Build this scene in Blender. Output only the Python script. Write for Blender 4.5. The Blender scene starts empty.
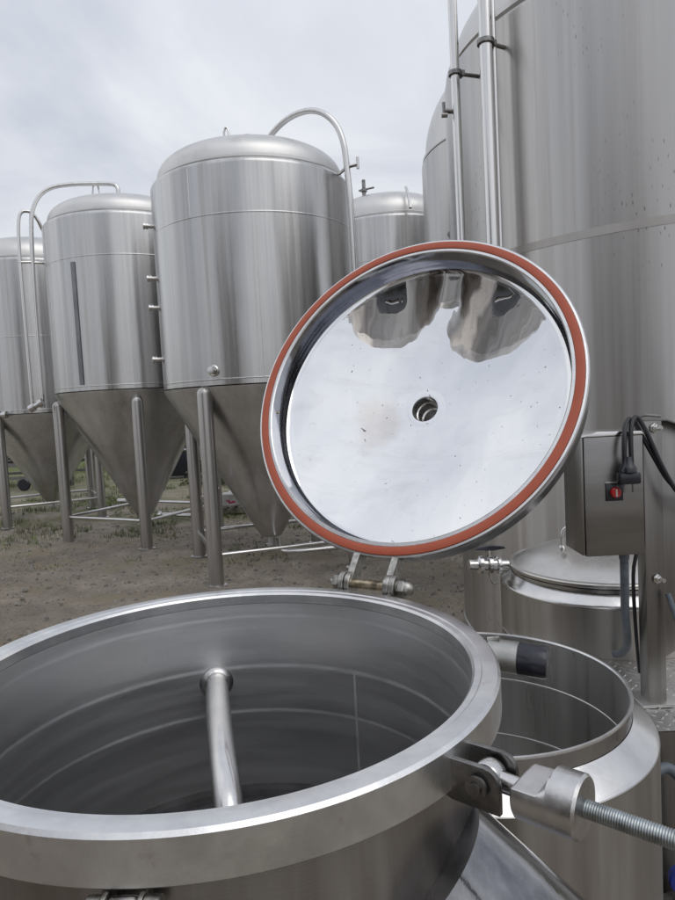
import bpy, bmesh, math, random
from mathutils import Vector, Matrix, noise
random.seed(7)
PI = math.pi
sc = bpy.context.scene
COL = sc.collection

# ------------------------------------------------------------------ helpers
class MB:
    def __init__(s): s.v = []; s.f = []
    def add(s, vs, fs, M=None):
        o = len(s.v)
        for p in vs:
            p = Vector(p)
            s.v.append(M @ p if M is not None else p)
        s.f += [tuple(i + o for i in f) for f in fs]
        return s
    def lathe(s, prof, seg=96, M=None, a0=0.0, closed=False):
        """profile of (r, z) turned about local z; r = 0 gives a pole"""
        vs, fs, rows = [], [], []
        for r, z in prof:
            if r < 1e-6:
                rows.append([len(vs)]); vs.append((0, 0, z))
            else:
                rows.append(list(range(len(vs), len(vs) + seg)))
                for k in range(seg):
                    a = a0 + 2 * PI * k / seg
                    vs.append((r * math.cos(a), r * math.sin(a), z))
        pairs = list(zip(rows[:-1], rows[1:]))
        if closed: pairs.append((rows[-1], rows[0]))
        for A, B in pairs:
            for k in range(seg):
                k2 = (k + 1) % seg
                if len(A) == 1 and len(B) == 1: continue
                if len(A) == 1: fs.append((A[0], B[k2], B[k]))
                elif len(B) == 1: fs.append((A[k], A[k2], B[0]))
                else: fs.append((A[k], A[k2], B[k2], B[k]))
        return s.add(vs, fs, M)
    def box(s, c, d, M=None, bev=0.0):
        x, y, z = d[0] / 2, d[1] / 2, d[2] / 2
        if bev <= 0:
            vs = [(c[0] + i * x, c[1] + j * y, c[2] + k * z) for i in (-1, 1) for j in (-1, 1) for k in (-1, 1)]
            fs = [(0, 1, 3, 2), (4, 6, 7, 5), (0, 4, 5, 1), (2, 3, 7, 6), (0, 2, 6, 4), (1, 5, 7, 3)]
            return s.add(vs, fs, M)
        bm = bmesh.new()
        bmesh.ops.create_cube(bm, size=1.0)
        for v in bm.verts: v.co = Vector((v.co.x * d[0], v.co.y * d[1], v.co.z * d[2])) + Vector(c)
        bmesh.ops.bevel(bm, geom=bm.edges[:], offset=bev, segments=2, affect='EDGES', profile=0.5)
        bm.verts.index_update()
        s.add([v.co.copy() for v in bm.verts], [tuple(v.index for v in f.verts) for f in bm.faces], M)
        bm.free(); return s
    def prism(s, poly, t0, t1, M=None, bev=0.0):
        """poly of (x, z) extruded along local y from t0 to t1"""
        n = len(poly)
        bm = bmesh.new()
        a = [bm.verts.new((x, t0, z)) for x, z in poly]; b = [bm.verts.new((x, t1, z)) for x, z in poly]
        bm.faces.new(a); bm.faces.new(b[::-1])
        for i in range(n):
            j = (i + 1) % n
            bm.faces.new((a[j], a[i], b[i], b[j]))
        if bev > 0:
            bmesh.ops.bevel(bm, geom=bm.edges[:], offset=bev, segments=2, affect='EDGES', profile=0.5)
        bmesh.ops.recalc_face_normals(bm, faces=bm.faces[:])
        bm.verts.index_update()
        s.add([v.co.copy() for v in bm.verts], [tuple(v.index for v in f.verts) for f in bm.faces], M)
        bm.free(); return s
    def tube(s, pts, r, seg=14, cap=True, smooth=0, M=None):
        P = [Vector(p) for p in pts]
        R = list(r) if isinstance(r, (list, tuple)) else [r] * len(P)
        for _ in range(smooth):                       # corner cutting
            Q = [P[0]]; S = [R[0]]
            for i in range(len(P) - 1):
                Q += [P[i].lerp(P[i + 1], .25), P[i].lerp(P[i + 1], .75)]
                S += [R[i] * .75 + R[i + 1] * .25, R[i] * .25 + R[i + 1] * .75]
            Q.append(P[-1]); S.append(R[-1]); P, R = Q, S
        vs, fs = [], []
        t = (P[1] - P[0]).normalized()
        up = Vector((0, 0, 1)) if abs(t.z) < .9 else Vector((1, 0, 0))
        n = t.cross(up).normalized()
        for i, p in enumerate(P):
            if i == 0: tt = P[1] - P[0]
            elif i == len(P) - 1: tt = P[-1] - P[-2]
            else: tt = (P[i + 1] - P[i]).normalized() + (P[i] - P[i - 1]).normalized()
            tt.normalize()
            n = (n - tt * n.dot(tt)).normalized(); b = tt.cross(n)
            for k in range(seg):
                a = 2 * PI * k / seg
                vs.append(p + (n * math.cos(a) + b * math.sin(a)) * R[i])
        for i in range(len(P) - 1):
            for k in range(seg):
                k2 = (k + 1) % seg
                fs.append((i * seg + k, i * seg + k2, (i + 1) * seg + k2, (i + 1) * seg + k))
        if cap:
            fs.append(tuple(range(seg))[::-1]); fs.append(tuple((len(P) - 1) * seg + k for k in range(seg)))
        return s.add(vs, fs, M)
    def build(s, name, mat, parent=None, sharp=32, smooth=True):
        me = bpy.data.meshes.new(name)
        me.from_pydata([tuple(v) for v in s.v], [], s.f)
        bm = bmesh.new(); bm.from_mesh(me)
        bmesh.ops.recalc_face_normals(bm, faces=bm.faces[:])
        if smooth:
            lim = math.radians(sharp)
            for f in bm.faces: f.smooth = True
            for e in bm.edges:
                if len(e.link_faces) == 2 and e.calc_face_angle(0) > lim: e.smooth = False
        bm.to_mesh(me); bm.free()
        me.materials.append(mat)
        o = bpy.data.objects.new(name, me); COL.objects.link(o)
        if parent is not None:
            o.parent = parent
            o.matrix_parent_inverse = world_of(parent).inverted()
        return o

def world_of(o):
    m = o.matrix_basis.copy() if o.parent is None else world_of(o.parent) @ o.matrix_parent_inverse @ o.matrix_basis
    return m

def tag(o, label=None, cat=None, group=None, kind=None):
    if label: o['label'] = label
    if cat: o['category'] = cat
    if group: o['group'] = group
    if kind: o['kind'] = kind
    return o
def empty(name, loc, label, cat, group=None, rz=0.0):
    o = bpy.data.objects.new(name, None); COL.objects.link(o)
    o.location = loc; o.rotation_euler = (0, 0, rz); o.empty_display_size = .1
    return tag(o, label, cat, group)
def T(x, y, z): return Matrix.Translation((x, y, z))
def frame(o, ex, ez):
    """matrix with local z along ez and local x close to ex, origin o"""
    ez = Vector(ez).normalized(); ex = Vector(ex); ex = (ex - ez * ex.dot(ez)).normalized(); ey = ez.cross(ex)
    m = Matrix.Identity(4)
    for i in range(3):
        m[i][0] = ex[i]; m[i][1] = ey[i]; m[i][2] = ez[i]; m[i][3] = o[i]
    return m
def arc(r, z, rad, a0, a1, n=6):
    return [(r + rad * math.cos(math.radians(a0 + (a1 - a0) * i / n)), z + rad * math.sin(math.radians(a0 + (a1 - a0) * i / n))) for i in range(n + 1)]

# ------------------------------------------------------------------ materials
def newmat(name):
    m = bpy.data.materials.new(name); m.use_nodes = True
    nt = m.node_tree; b = nt.nodes['Principled BSDF']
    return m, nt, b
def nd(nt, typ, **kw):
    n = nt.nodes.new(typ)
    for k, v in kw.items():
        if k.startswith('i_'): n.inputs[k[2:].replace('_', ' ')].default_value = v
        else: setattr(n, k, v)
    return n
def ramp(nt, fac, stops):
    r = nt.nodes.new('ShaderNodeValToRGB')
    el = r.color_ramp.elements
    while len(el) < len(stops): el.new(.5)
    for e, (p, c) in zip(el, stops):
        e.position = p; e.color = (c, c, c, 1) if not isinstance(c, tuple) else (*c, 1)
    nt.links.new(fac, r.inputs[0]); return r.outputs[0]
def coords(nt, scale, kind='Object', loc=(0, 0, 0)):
    tc = nt.nodes.new('ShaderNodeTexCoord'); mp = nt.nodes.new('ShaderNodeMapping')
    mp.inputs['Scale'].default_value = scale; mp.inputs['Location'].default_value = loc
    nt.links.new(tc.outputs[kind], mp.inputs[0]); return mp.outputs[0]
def noise_n(nt, vec, scale, detail=4, rough=.55, dist=0.0):
    n = nd(nt, 'ShaderNodeTexNoise', i_Scale=scale, i_Detail=detail, i_Roughness=rough, i_Distortion=dist)
    nt.links.new(vec, n.inputs['Vector']); return n.outputs['Fac']
def mixc(nt, fac, a, b, mode='MIX'):
    m = nt.nodes.new('ShaderNodeMix'); m.data_type = 'RGBA'; m.blend_type = mode
    for sock, v in ((m.inputs[0], fac), (m.inputs[6], a), (m.inputs[7], b)):
        if hasattr(v, 'is_output'): nt.links.new(v, sock)
        elif isinstance(v, tuple): sock.default_value = (*v, 1)
        else: sock.default_value = v
    return m.outputs[2]
def math_n(nt, op, a, b=0.0, clamp=False):
    m = nt.nodes.new('ShaderNodeMath'); m.operation = op; m.use_clamp = clamp
    for i, v in enumerate((a, b)):
        if hasattr(v, 'is_output'): nt.links.new(v, m.inputs[i])
        else: m.inputs[i].default_value = v
    return m.outputs[0]

def brushed(nt, b, amount):
    """ground round the axis: reflections smear up and down"""
    b.inputs['Anisotropic'].default_value = amount; b.inputs['Anisotropic Rotation'].default_value = .25
    tg = nt.nodes.new('ShaderNodeTangent'); tg.direction_type = 'RADIAL'; tg.axis = 'Z'
    nt.links.new(tg.outputs[0], b.inputs['Tangent'])

def steel(name, lo=.2, hi=.36, c0=(.50, .49, .475), c1=(.62, .61, .60), streak=(5, 5, .22), sscale=1.0, bump=.04,
          fine=(40, 40, 400), dirt=0.0, dirtcol=(.20, .15, .10), wave=0.0, wscale=1.3, spots=0.0, aniso=0.0):
    """brushed stainless: streaky roughness, tone streaks (on tank walls they imitate reflected bands), grinding lines, optional water stains"""
    m, nt, b = newmat(name)
    b.inputs['Metallic'].default_value = 1.0
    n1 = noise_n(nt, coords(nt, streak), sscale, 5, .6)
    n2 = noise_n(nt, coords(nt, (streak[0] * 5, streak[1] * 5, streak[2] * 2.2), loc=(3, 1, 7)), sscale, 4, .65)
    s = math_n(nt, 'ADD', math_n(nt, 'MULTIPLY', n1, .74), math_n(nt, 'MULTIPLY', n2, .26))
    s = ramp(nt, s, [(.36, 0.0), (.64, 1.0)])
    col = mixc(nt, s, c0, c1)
    if dirt > 0:
        dn = noise_n(nt, coords(nt, (streak[0] * 2.4, streak[1] * 2.4, streak[2] * 1.6), loc=(11, 5, 2)), sscale, 6, .7)
        dm = ramp(nt, dn, [(.55, 0.0), (.75, dirt)])
        col = mixc(nt, dm, col, dirtcol)
    if spots > 0:
        vo = nd(nt, 'ShaderNodeTexVoronoi', i_Scale=15.0); nt.links.new(coords(nt, (3.4, 3.4, .9), loc=(0, 0, 0)), vo.inputs['Vector'])
        sp = ramp(nt, vo.outputs['Distance'], [(.08, spots), (.20, 0.0)])
        msk = ramp(nt, noise_n(nt, coords(nt, (1, 1, .7), loc=(4, 4, 1)), 1.1, 3, .5), [(.47, 0.0), (.56, 1.0)])
        col = mixc(nt, math_n(nt, 'MULTIPLY', sp, msk), col, (.14, .12, .10))
    nt.links.new(col, b.inputs['Base Color'])
    rr = nd(nt, 'ShaderNodeMapRange', i_To_Min=lo, i_To_Max=hi); nt.links.new(s, rr.inputs[0])
    nt.links.new(rr.outputs[0], b.inputs['Roughness'])
    f = noise_n(nt, coords(nt, fine), 1.0, 3, .6)
    bp = nd(nt, 'ShaderNodeBump', i_Strength=bump, i_Distance=.004); nt.links.new(f, bp.inputs['Height'])
    last = bp
    if wave > 0:
        w = noise_n(nt, coords(nt, (1, 1, .45)), wscale, 2, .4)
        b2 = nd(nt, 'ShaderNodeBump', i_Strength=1.0, i_Distance=wave); nt.links.new(w, b2.inputs['Height'])
        nt.links.new(bp.outputs[0], b2.inputs['Normal']); last = b2
    nt.links.new(last.outputs[0], b.inputs['Normal'])
    if aniso > 0: brushed(nt, b, aniso)
    return m

def plain(name, col, rough=.5, metal=0.0, nscale=40, namp=.15, bump=.1, coat=0.0):
    m, nt, b = newmat(name)
    n = noise_n(nt, coords(nt, (1, 1, 1)), nscale, 5, .6)
    c2 = tuple(max(0, min(1, c * (1 - namp * 1.6))) for c in col); c1 = tuple(min(1, c * (1 + namp)) for c in col)
    nt.links.new(mixc(nt, ramp(nt, n, [(.35, 0.0), (.65, 1.0)]), c2, c1), b.inputs['Base Color'])
    b.inputs['Metallic'].default_value = metal
    rr = nd(nt, 'ShaderNodeMapRange', i_To_Min=max(.03, rough - .08), i_To_Max=rough + .08); nt.links.new(n, rr.inputs[0])
    nt.links.new(rr.outputs[0], b.inputs['Roughness'])
    b.inputs['Coat Weight'].default_value = coat
    bp = nd(nt, 'ShaderNodeBump', i_Strength=bump, i_Distance=.002); nt.links.new(n, bp.inputs['Height'])
    nt.links.new(bp.outputs[0], b.inputs['Normal'])
    return m

M = {}
M['tank'] = steel('brushed_tank_wall', .17, .36, (.41, .405, .40), (.68, .68, .68), (3.6, 3.6, .09), 1.0, .05, (30, 30, 300), .5, (.27, .23, .19), .014, 1.7, aniso=.85)  # light and dark tone streaks imitate neighbours' reflections; the brown dirt is stain
M['tank_big'] = steel('stained_tank_wall', .26, .42, (.40, .385, .37), (.68, .67, .66), (2.6, 2.6, .08), 1.0, .05, (30, 30, 260), .4, (.26, .22, .18), .010, .8, .8, aniso=.85)  # upright tone streaks imitate reflected bands; dirt and spots are stains
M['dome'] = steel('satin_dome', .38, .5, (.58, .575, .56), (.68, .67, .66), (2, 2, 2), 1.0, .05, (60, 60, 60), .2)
M['cone'] = steel('satin_cone', .26, .38, (.44, .445, .45), (.62, .625, .63), (3, 3, .5), 1.0, .05, (60, 60, 60), .3, wave=.01, wscale=1.2, aniso=.6)
M['leg'] = steel('leg_pipe', .28, .40, (.36, .345, .33), (.50, .485, .47), (9, 9, .5), 1.0, .04)
M['tube'] = steel('polished_tube', .14, .26, (.60, .59, .58), (.72, .71, .70), (12, 12, 1), 1.0, .03)
M['fitting'] = steel('machined_fitting', .16, .30, (.55, .54, .53), (.68, .67, .66), (25, 25, 25), 1.0, .05)
M['alu'] = steel('scuffed_cast_steel', .26, .42, (.54, .535, .53), (.68, .67, .67), (30, 30, 30), 1.0, .05, (220, 220, 220))
M['bolt'] = plain('zinc_bolt', (.42, .41, .38), .38, 1.0, 90, .25, .3)
M['thread'] = plain('threaded_steel', (.33, .36, .37), .34, 1.0, 60, .2, .1)
M['lugdark'] = plain('worn_steel_plate', (.24, .235, .23), .36, 1.0, 30, .25, .2)
M['brass'] = plain('oxidised_pin', (.50, .42, .30), .42, 1.0, 60, .45, .4)
M['black'] = plain('black_plastic', (.012, .013, .022), .28, 0, 60, .2, .05, .2)
M['cable'] = plain('black_rubber_cable', (.014, .014, .018), .45)
M['conduit'] = plain('grey_conduit', (.11, .13, .15), .45)
M['red'] = plain('red_switch', (.45, .012, .015), .22, 0, 60, .1, .02, .5)
M['blue'] = plain('blue_plastic', (.02, .04, .25), .35)
M['sleeve'] = plain('grey_satin_sleeve', (.40, .40, .385), .38, .85, 60, .08, .1)
M['box'] = steel('control_box_steel', .28, .38, (.23, .225, .22), (.30, .295, .29), (1.5, 1.5, 14), 1.0, .05, (8, 8, 500), .1)
M['post'] = steel('post_steel', .30, .42, (.19, .185, .18), (.29, .28, .27), (14, 14, .8), 1.0, .05, (200, 200, 8), .2)
M['pin'] = M['bolt']

# kettle interior: dull bead rings and a seam where the sheets are welded
def kettle_inner():
    m, nt, b = newmat('kettle_inner_wall')
    b.inputs['Metallic'].default_value = 1.0
    tc = nt.nodes.new('ShaderNodeTexCoord'); sx = nt.nodes.new('ShaderNodeSeparateXYZ')
    nt.links.new(tc.outputs['Object'], sx.inputs[0])
    wob = noise_n(nt, coords(nt, (1, 1, 1)), 9, 4, .6)
    z = math_n(nt, 'ADD', sx.outputs['Z'], math_n(nt, 'MULTIPLY', math_n(nt, 'SUBTRACT', wob, .5), .004))
    tot = None
    for zz, w, k in ((-.043, .0042, .34), (-.132, .0050, .52), (-.212, .0044, .52)):
        d = math_n(nt, 'ABSOLUTE', math_n(nt, 'SUBTRACT', z, zz))
        l = nd(nt, 'ShaderNodeMapRange', i_From_Min=w, i_From_Max=w * .15, i_To_Min=0.0, i_To_Max=k, clamp=True)
        nt.links.new(d, l.inputs[0])
        tot = l.outputs[0] if tot is None else math_n(nt, 'MAXIMUM', tot, l.outputs[0])
    # vertical seam at an angle, below the second ring
    ang = math_n(nt, 'ARCTAN2', sx.outputs['Y'], sx.outputs['X'])
    d = math_n(nt, 'ABSOLUTE', math_n(nt, 'SUBTRACT', ang, math.radians(57)))
    l = nd(nt, 'ShaderNodeMapRange', i_From_Min=.009, i_From_Max=.005, i_To_Min=0.0, i_To_Max=.6, clamp=True); nt.links.new(d, l.inputs[0])
    low = nd(nt, 'ShaderNodeMapRange', i_From_Min=-.131, i_From_Max=-.134, clamp=True); nt.links.new(z, low.inputs[0])
    tot = math_n(nt, 'MAXIMUM', tot, math_n(nt, 'MULTIPLY', l.outputs[0], low.outputs[0]))
    patch = noise_n(nt, coords(nt, (1, 1, 1)), 30, 4, .7)
    tot = math_n(nt, 'MULTIPLY', tot, ramp(nt, patch, [(.3, .45), (.6, 1.0)]))
    base = mixc(nt, noise_n(nt, coords(nt, (2, 2, 3)), 2.2, 5, .6), (.62, .625, .63), (.78, .78, .775))
    nt.links.new(mixc(nt, tot, base, (.80, .81, .82)), b.inputs['Base Color'])
    r = noise_n(nt, coords(nt, (2, 2, 26)), 1.5, 3, .5)
    rr = nd(nt, 'ShaderNodeMapRange', i_From_Min=.15, i_From_Max=.85, i_To_Min=.24, i_To_Max=.42); nt.links.new(r, rr.inputs[0])
    nt.links.new(math_n(nt, 'ADD', rr.outputs[0], math_n(nt, 'MULTIPLY', tot, .25)), b.inputs['Roughness'])
    f = noise_n(nt, coords(nt, (60, 60, 700)), 1.0, 3, .6)
    bp = nd(nt, 'ShaderNodeBump', i_Strength=.06, i_Distance=.003); nt.links.new(f, bp.inputs['Height'])
    nt.links.new(bp.outputs[0], b.inputs['Normal'])
    brushed(nt, b, .6)
    return m
M['inner'] = kettle_inner()

def flange_mat():
    m, nt, b = newmat('worn_flange')
    b.inputs['Metallic'].default_value = 1.0
    n = noise_n(nt, coords(nt, (1, 1, 1)), 14, 6, .65); s = noise_n(nt, coords(nt, (1, 1, 1), loc=(5, 5, 5)), 120, 4, .7)
    base = mixc(nt, ramp(nt, n, [(.35, 0.0), (.65, 1.0)]), (.62, .62, .63), (.80, .80, .79))
    st = ramp(nt, noise_n(nt, coords(nt, (1, 1, 1), loc=(1, 2, 9)), 22, 5, .7), [(.62, 0.0), (.72, .35)])
    nt.links.new(mixc(nt, st, base, (.36, .25, .26)), b.inputs['Base Color'])
    rr = nd(nt, 'ShaderNodeMapRange', i_To_Min=.2, i_To_Max=.5); nt.links.new(math_n(nt, 'ADD', math_n(nt, 'MULTIPLY', n, .6), math_n(nt, 'MULTIPLY', s, .4)), rr.inputs[0])
    nt.links.new(rr.outputs[0], b.inputs['Roughness'])
    bp = nd(nt, 'ShaderNodeBump', i_Strength=.12, i_Distance=.002); nt.links.new(s, bp.inputs['Height'])
    nt.links.new(bp.outputs[0], b.inputs['Normal'])
    return m
M['flange'] = flange_mat()
M['kettle'] = steel('kettle_outer', .24, .38, (.26, .245, .235), (.44, .425, .41), (7, 7, .8), 1.0, .06, (50, 50, 500), .3, (.2, .17, .14), .004, 5, aniso=.7)
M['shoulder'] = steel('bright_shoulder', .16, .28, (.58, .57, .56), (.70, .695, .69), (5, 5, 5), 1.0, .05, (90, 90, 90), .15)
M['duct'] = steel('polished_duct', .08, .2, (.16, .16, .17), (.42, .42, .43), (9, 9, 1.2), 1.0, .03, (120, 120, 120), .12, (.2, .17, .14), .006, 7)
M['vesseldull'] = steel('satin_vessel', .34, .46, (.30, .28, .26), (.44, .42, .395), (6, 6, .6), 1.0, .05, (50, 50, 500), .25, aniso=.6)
M['vesselin'] = steel('vessel_inside', .2, .42, (.50, .495, .485), (.76, .755, .74), (3, 3, .25), 1.0, .05, (50, 50, 500), .3, (.3, .27, .24), .006, 3, aniso=.7)  # wide tone streaks painted in as upright reflections; the dirt is stain
M['lidtop'] = steel('vessel_lid_satin', .24, .36, (.50, .485, .46), (.62, .61, .59), (4, 4, 4), 1.0, .06, (90, 90, 90), .2)

def mirror_mat():
    m, nt, b = newmat('mirror_dish')
    b.inputs['Metallic'].default_value = 1.0
    # dull patch and pinprick marks on the polish
    vo = nd(nt, 'ShaderNodeTexVoronoi', voronoi_dimensions='2D', i_Scale=42.0); cv = nt.nodes.new('ShaderNodeVectorMath'); cv.operation = 'ADD'
    jn = nd(nt, 'ShaderNodeTexNoise', i_Scale=14.0); sc_ = nt.nodes.new('ShaderNodeVectorMath'); sc_.operation = 'SCALE'; sc_.inputs['Scale'].default_value = .09
    nt.links.new(coords(nt, (1, 1, 1)), jn.inputs['Vector']); nt.links.new(jn.outputs['Color'], sc_.inputs[0])
    nt.links.new(coords(nt, (1, 1, 1)), cv.inputs[0]); nt.links.new(sc_.outputs[0], cv.inputs[1]); nt.links.new(cv.outputs[0], vo.inputs['Vector'])
    cr = nt.nodes.new('ShaderNodeSeparateColor'); nt.links.new(vo.outputs['Color'], cr.inputs[0])
    rad = math_n(nt, 'MULTIPLY', ramp(nt, cr.outputs[0], [(.3, 0.1), (.98, 1.0)]), .075)
    dot = math_n(nt, 'LESS_THAN', vo.outputs['Distance'], rad)
    cl = ramp(nt, noise_n(nt, coords(nt, (1, 1, 1), loc=(2, 7, 1)), 7, 4, .7), [(.45, 0.0), (.58, 1.0)])
    dot = math_n(nt, 'MULTIPLY', math_n(nt, 'MULTIPLY', dot, cl), .85)
    n = noise_n(nt, coords(nt, (1, 1, 1)), 6, 5, .6)
    base = mixc(nt, n, (.74, .745, .755), (.86, .862, .865))
    sm = noise_n(nt, coords(nt, (1.0, 3.2, 1), loc=(3, 3, 0)), 3.2, 7, .7, 1.2)
    base = mixc(nt, ramp(nt, sm, [(.52, 0.0), (.66, .32)]), base, (.60, .585, .565))
    tc = nt.nodes.new('ShaderNodeTexCoord')
    ps = nd(nt, 'ShaderNodeMapping'); ps.inputs['Location'].default_value = (.098, .02, 0); ps.inputs['Scale'].default_value = (1, .72, 0)
    nt.links.new(tc.outputs['Object'], ps.inputs[0])
    ln = nd(nt, 'ShaderNodeVectorMath', operation='LENGTH'); nt.links.new(ps.outputs[0], ln.inputs[0])
    pr = math_n(nt, 'ADD', ln.outputs['Value'], math_n(nt, 'MULTIPLY', noise_n(nt, coords(nt, (1, 1, 1)), 18, 5, .65), .07))
    patch = ramp(nt, pr, [(.062, .32), (.094, 0.0)])
    base = mixc(nt, patch, base, (.62, .53, .46))
    nt.links.new(mixc(nt, dot, base, (.10, .09, .09)), b.inputs['Base Color'])
    rr = nd(nt, 'ShaderNodeMapRange', i_From_Min=.3, i_From_Max=.7, i_To_Min=.0, i_To_Max=.025); nt.links.new(n, rr.inputs[0])
    nt.links.new(rr.outputs[0], b.inputs['Roughness'])
    w = noise_n(nt, coords(nt, (1.5, .8, 1)), 9, 2, .45)
    b1 = nd(nt, 'ShaderNodeBump', i_Strength=1.0, i_Distance=.0008); nt.links.new(w, b1.inputs['Height'])
    w2 = noise_n(nt, coords(nt, (1, .5, 1)), 26, 1, .4)
    b2 = nd(nt, 'ShaderNodeBump', i_Strength=1.0, i_Distance=.00016); nt.links.new(w2, b2.inputs['Height']); nt.links.new(b1.outputs[0], b2.inputs['Normal'])
    nt.links.new(b2.outputs[0], b.inputs['Normal'])
    return m
M['mirror'] = mirror_mat()
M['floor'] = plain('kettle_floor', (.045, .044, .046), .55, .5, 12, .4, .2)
M['liddark'] = steel('lid_edge_steel', .16, .28, (.40, .40, .41), (.52, .52, .53), (8, 8, 8), 1.0, .03)
M['liddark2'] = steel('lid_skirt_polish', .05, .12, (.30, .31, .35), (.42, .43, .46), (8, 8, 8), 1.0, .02)
def gasket_mat():
    m, nt, b = newmat('red_silicone')
    n = noise_n(nt, coords(nt, (1, 1, 1)), 30, 5, .6)
    nt.links.new(mixc(nt, n, (.37, .075, .036), (.47, .112, .058)), b.inputs['Base Color'])
    b.inputs['Roughness'].default_value = .48
    return m
M['gasket'] = gasket_mat()

def ground_mat():
    m, nt, b = newmat('gravelly_soil')
    c = coords(nt, (1, 1, 1))
    big = noise_n(nt, c, .45, 5, .55); mid = noise_n(nt, c, 2.6, 7, .65); fin = noise_n(nt, c, 38, 5, .7); grit = noise_n(nt, c, 150, 3, .7)
    soil = mixc(nt, ramp(nt, mid, [(.35, 0.0), (.65, 1.0)]), (.28, .24, .198), (.45, .39, .325))
    soil = mixc(nt, ramp(nt, fin, [(.30, .9), (.44, 0.0)]), soil, (.09, .074, .06))
    vo = nd(nt, 'ShaderNodeTexVoronoi', i_Scale=34.0); nt.links.new(c, vo.inputs['Vector'])
    cs = nt.nodes.new('ShaderNodeSeparateColor'); nt.links.new(vo.outputs['Color'], cs.inputs[0])
    st = math_n(nt, 'MULTIPLY', math_n(nt, 'LESS_THAN', vo.outputs['Distance'], .36), math_n(nt, 'GREATER_THAN', cs.outputs[0], .62))
    soil = mixc(nt, math_n(nt, 'MULTIPLY', st, .7), soil, mixc(nt, cs.outputs[1], (.15, .14, .13), (.34, .32, .29)))
    soil = mixc(nt, ramp(nt, big, [(.42, 0.0), (.60, .55)]), soil, (.155, .135, .115))
    straw = ramp(nt, noise_n(nt, coords(nt, (1, 1, 1), loc=(9, 3, 0)), .9, 6, .62), [(.5, 0.0), (.64, .75)])
    soil = mixc(nt, straw, soil, (.27, .23, .155))
    moss = ramp(nt, noise_n(nt, coords(nt, (1, 1, 1), loc=(31, 17, 0)), .55, 8, .68), [(.50, 0.0), (.60, .8)])
    # more green the farther from the driven strip
    sx = nt.nodes.new('ShaderNodeSeparateXYZ'); nt.links.new(c, sx.inputs[0])
    far = nd(nt, 'ShaderNodeMapRange', i_From_Min=8.0, i_From_Max=12.0, i_To_Min=.08, i_To_Max=1.0, clamp=True); nt.links.new(sx.outputs['Y'], far.inputs[0])
    far2 = nd(nt, 'ShaderNodeMapRange', i_From_Min=12.0, i_From_Max=22.0, i_To_Min=0.0, i_To_Max=.9, clamp=True); nt.links.new(sx.outputs['Y'], far2.inputs[0])
    mm = math_n(nt, 'MAXIMUM', math_n(nt, 'MULTIPLY', moss, far.outputs[0]), far2.outputs[0])
    mcol = mixc(nt, fin, (.06, .085, .025), (.18, .21, .075))
    nt.links.new(mixc(nt, mm, soil, mcol), b.inputs['Base Color'])
    b.inputs['Roughness'].default_value = .92
    b.inputs['Specular IOR Level'].default_value = .25
    h = math_n(nt, 'ADD', math_n(nt, 'MULTIPLY', fin, .7), math_n(nt, 'MULTIPLY', grit, .3))
    h = math_n(nt, 'ADD', h, math_n(nt, 'MULTIPLY', st, .25))
    bp = nd(nt, 'ShaderNodeBump', i_Strength=.9, i_Distance=.03); nt.links.new(h, bp.inputs['Height'])
    nt.links.new(bp.outputs[0], b.inputs['Normal'])
    return m
M['ground'] = ground_mat()
M['stone'] = plain('pebble', (.25, .235, .21), .85, 0, 14, .3, .4)
M['leaf'] = plain('hedge_leaf', (.030, .045, .018), .6, 0, 1.5, .5, .1)
M['grass'] = plain('grass_blade', (.13, .165, .05), .6, 0, 3, .5, .1)
M['plate'] = steel('tread_plate', .34, .46, (.50, .495, .48), (.60, .59, .575), (6, 6, 6), 1.0, .04, (200, 200, 200), .2)
M['white'] = plain('dusty_white', (.50, .49, .47), .6, 0, 8, .15, .1)
M['pink'] = plain('pink_print', (.45, .06, .16), .55)
M['brownrod'] = M['brass']

# ------------------------------------------------------------------ camera
H = 1.7
cam = bpy.data.cameras.new('camera'); co = bpy.data.objects.new('camera', cam); COL.objects.link(co); sc.camera = co
pitch, roll = math.radians(3.9), math.radians(-2.99)
fw = Vector((0, math.cos(pitch), -math.sin(pitch))); r0 = Vector((1, 0, 0)); u0 = r0.cross(fw)
rt = r0 * math.cos(roll) + u0 * math.sin(roll); up = -r0 * math.sin(roll) + u0 * math.cos(roll)
mw = Matrix.Identity(4)
for i in range(3): mw[i][0] = rt[i]; mw[i][1] = up[i]; mw[i][2] = -fw[i]
mw[2][3] = H
co.matrix_world = mw
cam.sensor_fit = 'VERTICAL'; cam.sensor_height = 36.0; cam.lens = 36.0 * 676 / 900
cam.clip_start = .02; cam.clip_end = 2000

# ------------------------------------------------------------------ light
w = bpy.data.worlds.new('World'); sc.world = w; w.use_nodes = True
nt = w.node_tree; bg = nt.nodes['Background']
sky = nt.nodes.new('ShaderNodeTexSky'); sky.sky_type = 'NISHITA'; sky.sun_disc = False
SE, SR = math.radians(52), math.radians(140)
sky.sun_elevation = SE; sky.sun_rotation = SR; sky.air_density = 1.2; sky.dust_density = 2.0
tc = nt.nodes.new('ShaderNodeTexCoord'); sx = nt.nodes.new('ShaderNodeSeparateXYZ'); nt.links.new(tc.outputs['Generated'], sx.inputs[0])
den = math_n(nt, 'ADD', math_n(nt, 'MAXIMUM', sx.outputs['Z'], 0.0), .28)
cx = nt.nodes.new('ShaderNodeCombineXYZ')
nt.links.new(math_n(nt, 'DIVIDE', sx.outputs['X'], den), cx.inputs[0]); nt.links.new(math_n(nt, 'DIVIDE', sx.outputs['Y'], den), cx.inputs[1])
cn = noise_n(nt, cx.outputs[0], 1.5, 7, .55, .6)
cn2 = noise_n(nt, cx.outputs[0], .45, 4, .5, .3)
cc = math_n(nt, 'ADD', math_n(nt, 'MULTIPLY', cn, .55), math_n(nt, 'MULTIPLY', cn2, .45))
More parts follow.
